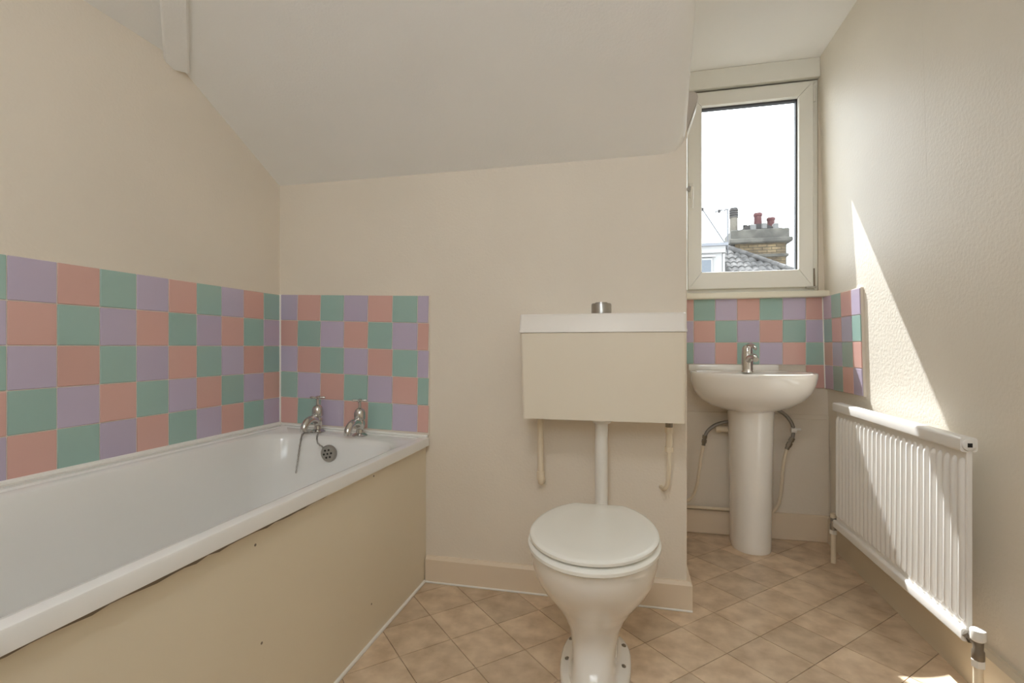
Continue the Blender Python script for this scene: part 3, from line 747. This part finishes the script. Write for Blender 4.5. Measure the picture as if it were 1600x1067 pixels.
# ------------------------------------------------------------------ small wedge-shaped wall fitting on the dormer cheek
wall_fit = thing('wall_fitting', 'small wedge-shaped grey wall fitting peeking past the rounded ceiling corner by the window', 'wall fitting', (CX, 2.38, 1.86))
W0 = [(CX, 1.855), (CX + 0.030, 1.868), (CX + 0.082, 2.020), (CX + 0.085, 2.036), (CX + 0.080, 2.050), (CX + 0.066, 2.060), (CX, 2.064)]
mb = MB(); mb.loft([[(x, y, z) for x, z in W0] for y in (2.30, 2.50)]); mb.build('housing', M['fitting'], wall_fit, smooth=50)
W1 = [(CX + 0.032, 1.866), (CX + 0.036, 1.867), (CX + 0.0875, 2.018), (CX + 0.0835, 2.021)]
mb = MB(); mb.loft([[(x, y, z) for x, z in W1] for y in (2.297, 2.503)]); mb.build('front_trim', M['enamel'], wall_fit)
# ------------------------------------------------------------------ unseen lamp added behind the camera to brighten the room
lamp = thing('fill_lamp', 'unseen round opal lamp added as room fill', 'lamp', (-0.15, -0.15, CZ))
MB().lathe([(0.20, 0), (0.20, -0.02), (0.19, -0.025)], (-0.15, -0.15, CZ), 32).build('base', M['plastic'], lamp, smooth=40)
MB().lathe([(0.185, -0.02), (0.18, -0.05), (0.15, -0.075), (0.09, -0.09), (0.01, -0.095)], (-0.15, -0.15, CZ), 32).build('shade', M['opal'], lamp, smooth=60)

# ------------------------------------------------------------------ outside
MB().box(-30, 40, 3.2, 60, -6.2, -6.0).build('ground', M['ground'], **STR)
house = thing('neighbour_house', 'white rendered house with a grey tiled roof outside the window', 'house', (2.4, 14.0, -6))
HYF = 13.0
# white gabled dormer wall on the left
MB().box(-2.5, 2.18, HYF, HYF + 3.0, -6, 3.30).build('wall', M['white_render'], house)
MB().box(-2.6, 2.30, HYF - 0.12, HYF + 3.0, 3.38, 3.45).build('gutter', M['lead'], house)
MB().box(-2.55, 2.25, HYF - 0.06, HYF + 3.0, 3.22, 3.38).build('fascia', M['white_render'], house)
mb = MB(); mb.add([(-2.6, HYF + 1.0, 3.45), (2.25, HYF + 1.0, 3.45), (0.6, HYF + 1.0, 4.15), (-2.6, HYF + 1.0, 4.5), (-2.6, HYF + 3, 3.45), (2.25, HYF + 3, 3.45), (0.6, HYF + 3, 4.15), (-2.6, HYF + 3, 4.5)],
                 [(0, 1, 2, 3), (7, 6, 5, 4), (1, 5, 6, 2), (2, 6, 7, 3), (0, 4, 5, 1), (0, 3, 7, 4)])
mb.build('slate_roof', M['slate'], house)
wn = MB().box(1.25, 1.96, HYF - 0.05, HYF, 2.55, 3.10, 0.01).build('window', M['white_render'], house)
MB().box(1.32, 1.92, HYF - 0.06, HYF - 0.02, 2.62, 3.05).build('pane', M['house_glass'], wn)
MB().box(1.15, 2.02, HYF - 0.08, HYF, 3.12, 3.17).build('window_head', M['white_render'], house)
# tiled roof: slopes up away from us, the verge/hip runs down to the right
ra = math.atan2(0.80, 1.0)
def roof_pt(x, s_): return (x, HYF + 0.05 + s_ * math.cos(ra), 2.50 + s_ * math.sin(ra))
TW, TG = 0.155, 0.225
mb = MB()
for k in range(7):
    pass
N = 6
ring_t = []
for s_ in (0.0, TG + 0.05):
    row = []
    for k in range(N + 1):
        u = k / N; row.append((u * TW, s_ * math.cos(ra), s_ * math.sin(ra) + 0.038 * math.sin(PI * u) + (0.03 if s_ == 0 else 0.0)))
    ring_t.append(row)
bot = [[(x, y, z - 0.02) for x, y, z in row] for row in ring_t]
V = ring_t[0] + ring_t[1] + bot[0] + bot[1]; n1 = N + 1; F = []
for k in range(N):
    F += [(k, k + 1, n1 + k + 1, n1 + k), (2 * n1 + k, 3 * n1 + k, 3 * n1 + k + 1, 2 * n1 + k + 1), (k, 2 * n1 + k, 2 * n1 + k + 1, k + 1)]
mb.add(V, F); rt_me = mb.mesh('roof_tile', M['roof_tile'], 50)
def hip_x(z): return 2.565 + (3.553 - z) * 1.62
for r in range(8):
    for k in range(16):
        x = 2.19 + k * TW; p = roof_pt(x, r * TG)
        zt = p[2] + TG * math.sin(ra)
        if x + TW * 0.5 > hip_x(zt) + 0.05: continue
        o = bpy.data.objects.new('roof_tile', rt_me); o.location = p; col.objects.link(o); par(o, house)
s1 = 1.68
mb = MB(); q0, q1 = roof_pt(2.18, -0.6), roof_pt(2.18, s1)
mb.add([(2.18, q0[1], q0[2] - 0.03), (hip_x(q0[2]), q0[1], q0[2] - 0.03), (2.56, q1[1], q1[2] - 0.03), (2.18, q1[1], q1[2] - 0.03)], [(0, 1, 2, 3)])
mb.build('roof_deck', M['slate'], house)
P = []
for k in range(13):
    z = 3.56 - k * 0.078; s_ = (z - 2.50) / math.sin(ra)
    P.append((hip_x(z), HYF + 0.05 + s_ * math.cos(ra), z + 0.03))
for k in range(12):
    a, b_ = Vector(P[k]), Vector(P[k + 1])
    MB().tube([a, b_ + (b_ - a) * 0.12], [0.072, 0.080], 10).build('ridge_tile', M['roof_tile'], house, smooth=50)
MB().box(2.19, 2.24, HYF - 0.02, HYF + 1.2, 2.4, 3.20).build('verge_board', M['white_render'], house)
# rear roof and flat parapet behind on the right
MB().box(3.3, 6.5, HYF + 2.4, HYF + 4.0, -6, 3.02).build('rear_wall', M['lead'], house)

# chimney stack
CY = 14.4; S = CY / 13.0
def cw(x, z): return x * S, EYE + (z - EYE) * S
stack = thing('chimney_stack', 'yellow brick chimney stack with a weathered stone cap outside the window', 'chimney', (3.3, CY + 0.3, 2.0))
x0, zt = cw(2.46, 3.45); x1, zb_ = cw(3.597, 2.6)
MB().box(x0, x1, CY, CY + 0.75, zb_ - 2.5, zt).build('core', M['mortar'], stack)
bw_, bh_ = 0.225, 0.075
bme = MB().box(0, bw_ - 0.014, -0.012, 0.05, 0, bh_ - 0.014, 0.004).mesh('brick', M['brick'])
bme_h = MB().box(0, bw_ / 2 - 0.014, -0.012, 0.05, 0, bh_ - 0.014, 0.004).mesh('brick', M['brick'])
nrow = 11
for r in range(nrow):
    z = zt - bh_ * (r + 1); x = x0 + 0.007; k = 0
    first = (r % 2 == 1)
    while x < x1 - 0.05:
        half = first or (x + bw_ > x1 + 0.01)
        o = bpy.data.objects.new('brick', bme_h if half else bme); o.location = (x, CY, z + 0.007); col.objects.link(o); par(o, stack)
        x += bw_ / 2 if half else bw_; first = False
a0, a1 = cw(2.36, 3.51); b0, b1 = cw(3.64, 3.735)
MB().box(a0, b0, CY - 0.10, CY + 0.85, a1, b1, 0.02).build('cap', M['stone'], stack)
a0, a1 = cw(2.33, 3.43); b0, b1 = cw(3.70, 3.52)
MB().box(a0, b0, CY - 0.17, CY + 0.92, a1 - 0.03, b1, 0.03).build('cornice', M['stone'], stack)
a0, a1 = cw(2.42, 3.07); b0, b1 = cw(3.635, 3.15)
MB().box(a0, b0, CY - 0.07, CY + 0.82, a1, b1, 0.02).build('band_course', M['stone'], stack)
q = [cw(2.40, 3.73), cw(2.62, 3.76), cw(2.78, 3.86), cw(3.10, 3.88), cw(3.28, 3.80), cw(3.60, 3.735), cw(3.60, 3.72), cw(2.40, 3.72)]
mb = MB(); mb.loft([[(x, y, z) for x, z in q] for y in (CY, CY + 0.65)]); mb.build('flaunching', M['flaunching'], stack)
for x, z, w in ((2.80, 3.72, 0.11), (3.05, 3.74, 0.10), (3.30, 3.72, 0.10)):
    px_, pz_ = cw(x, z); MB().box(px_, px_ + w * 1.3, CY - 0.06, CY + 0.1, pz_, pz_ + 0.16, 0.02).build('mortar_patch', M['flash_white'], stack)
def pot(label, x, zb0, zt0, r, kind, seg):
    X_, z0 = cw(x, zb0); _, z1 = cw(x, zt0); H = z1 - z0
    t = thing('chimney_pot', label, 'chimney pot', (X_, CY + 0.3, z0), 'chimney pots on the stack')
    rr_ = r * S
    if kind == 'louvre':
        MB().lathe([(rr_, -0.06), (rr_ * 0.96, H * 0.6), (rr_ * 1.1, H * 0.62)], (X_, CY + 0.3, z0), 20).build('body', M['pot_buff'], t, smooth=40)
        for k in range(4):
            h0 = H * (0.60 + 0.09 * k)
            MB().lathe([(rr_ * 1.12, h0), (rr_ * 1.08, h0 + H * 0.05), (rr_ * 0.85, h0 + H * 0.085)], (X_, CY + 0.3, z0), 20).build('louvre_ring', M['soot'], t, smooth=40)
        MB().lathe([(rr_ * 1.02, H * 0.94), (rr_ * 0.9, H * 0.985), (rr_ * 0.4, H)], (X_, CY + 0.3, z0), 20).build('cowl', M['soot'], t, smooth=40)
    else:
        m_ = M['pot_red'] if kind == 'red' else M['soot']
        MB().lathe([(rr_ * 1.02, -0.08), (rr_ * 0.92, H * 0.7), (rr_ * 0.95, H * 0.80)], (X_, CY + 0.3, z0), 20).build('body', m_, t, smooth=40)
        MB().lathe([(rr_ * 1.08, H * 0.80), (rr_ * 1.1, H * 0.93), (rr_ * 1.0, H), (rr_ * 0.75, H), (rr_ * 0.72, H * 0.9)], (X_, CY + 0.3, z0), 20).build('rim', m_ if kind == 'red' else M['soot'], t, smooth=40)
pot('tall buff chimney pot with a dark louvred top', 2.49, 3.74, 4.357, 0.095, 'louvre', 4)
pot('taller of the two red clay chimney pots', 3.035, 3.84, 4.19, 0.092, 'red', 0)
pot('shorter red clay chimney pot at the right end', 3.325, 3.76, 4.065, 0.088, 'red', 0)
pot('tiny grey chimney pot between the buff and red pots', 2.75, 3.84, 3.915, 0.052, 'grey', 0)
# aerial and cable
ant = thing('television_aerial', 'thin television aerial on a pole left of the chimney', 'aerial', (2.305, 13.4, 3.2))
MB().tube([(2.376, 13.4, 3.25), (2.376, 13.4, 4.38)], 0.018, 6).build('pole', M['alu'], ant)
MB().tube([(2.376, 13.4, 4.36), (2.10, 13.6, 4.37)], 0.012, 6).build('boom', M['alu'], ant)
for k in range(3):
    x = 2.33 - 0.10 * k; MB().tube([(x, 13.25 + 0.07 * k, 4.36), (x, 13.65 + 0.07 * k, 4.36)], 0.012, 5).build('element', M['alu'], ant)
MB().box(2.17, 2.23, 13.5, 13.58, 4.33, 4.40, 0.005).build('end_cap', M['soot'], ant)
cab = thing('overhead_cable', 'slack overhead cable running up left from the chimney', 'cable', (2.30, 13.35, 3.3))
MB().tube([(2.36, 13.4, 3.45), (1.78, 13.35, 4.38), (1.72, 13.35, 4.45)], 0.016, 6).build('wire', M['alu'], cab)
MB().lathe([(0.035, -0.04), (0.035, 0.04)], (1.775, 13.35, 4.385), 8).build('insulator', M['soot'], cab)
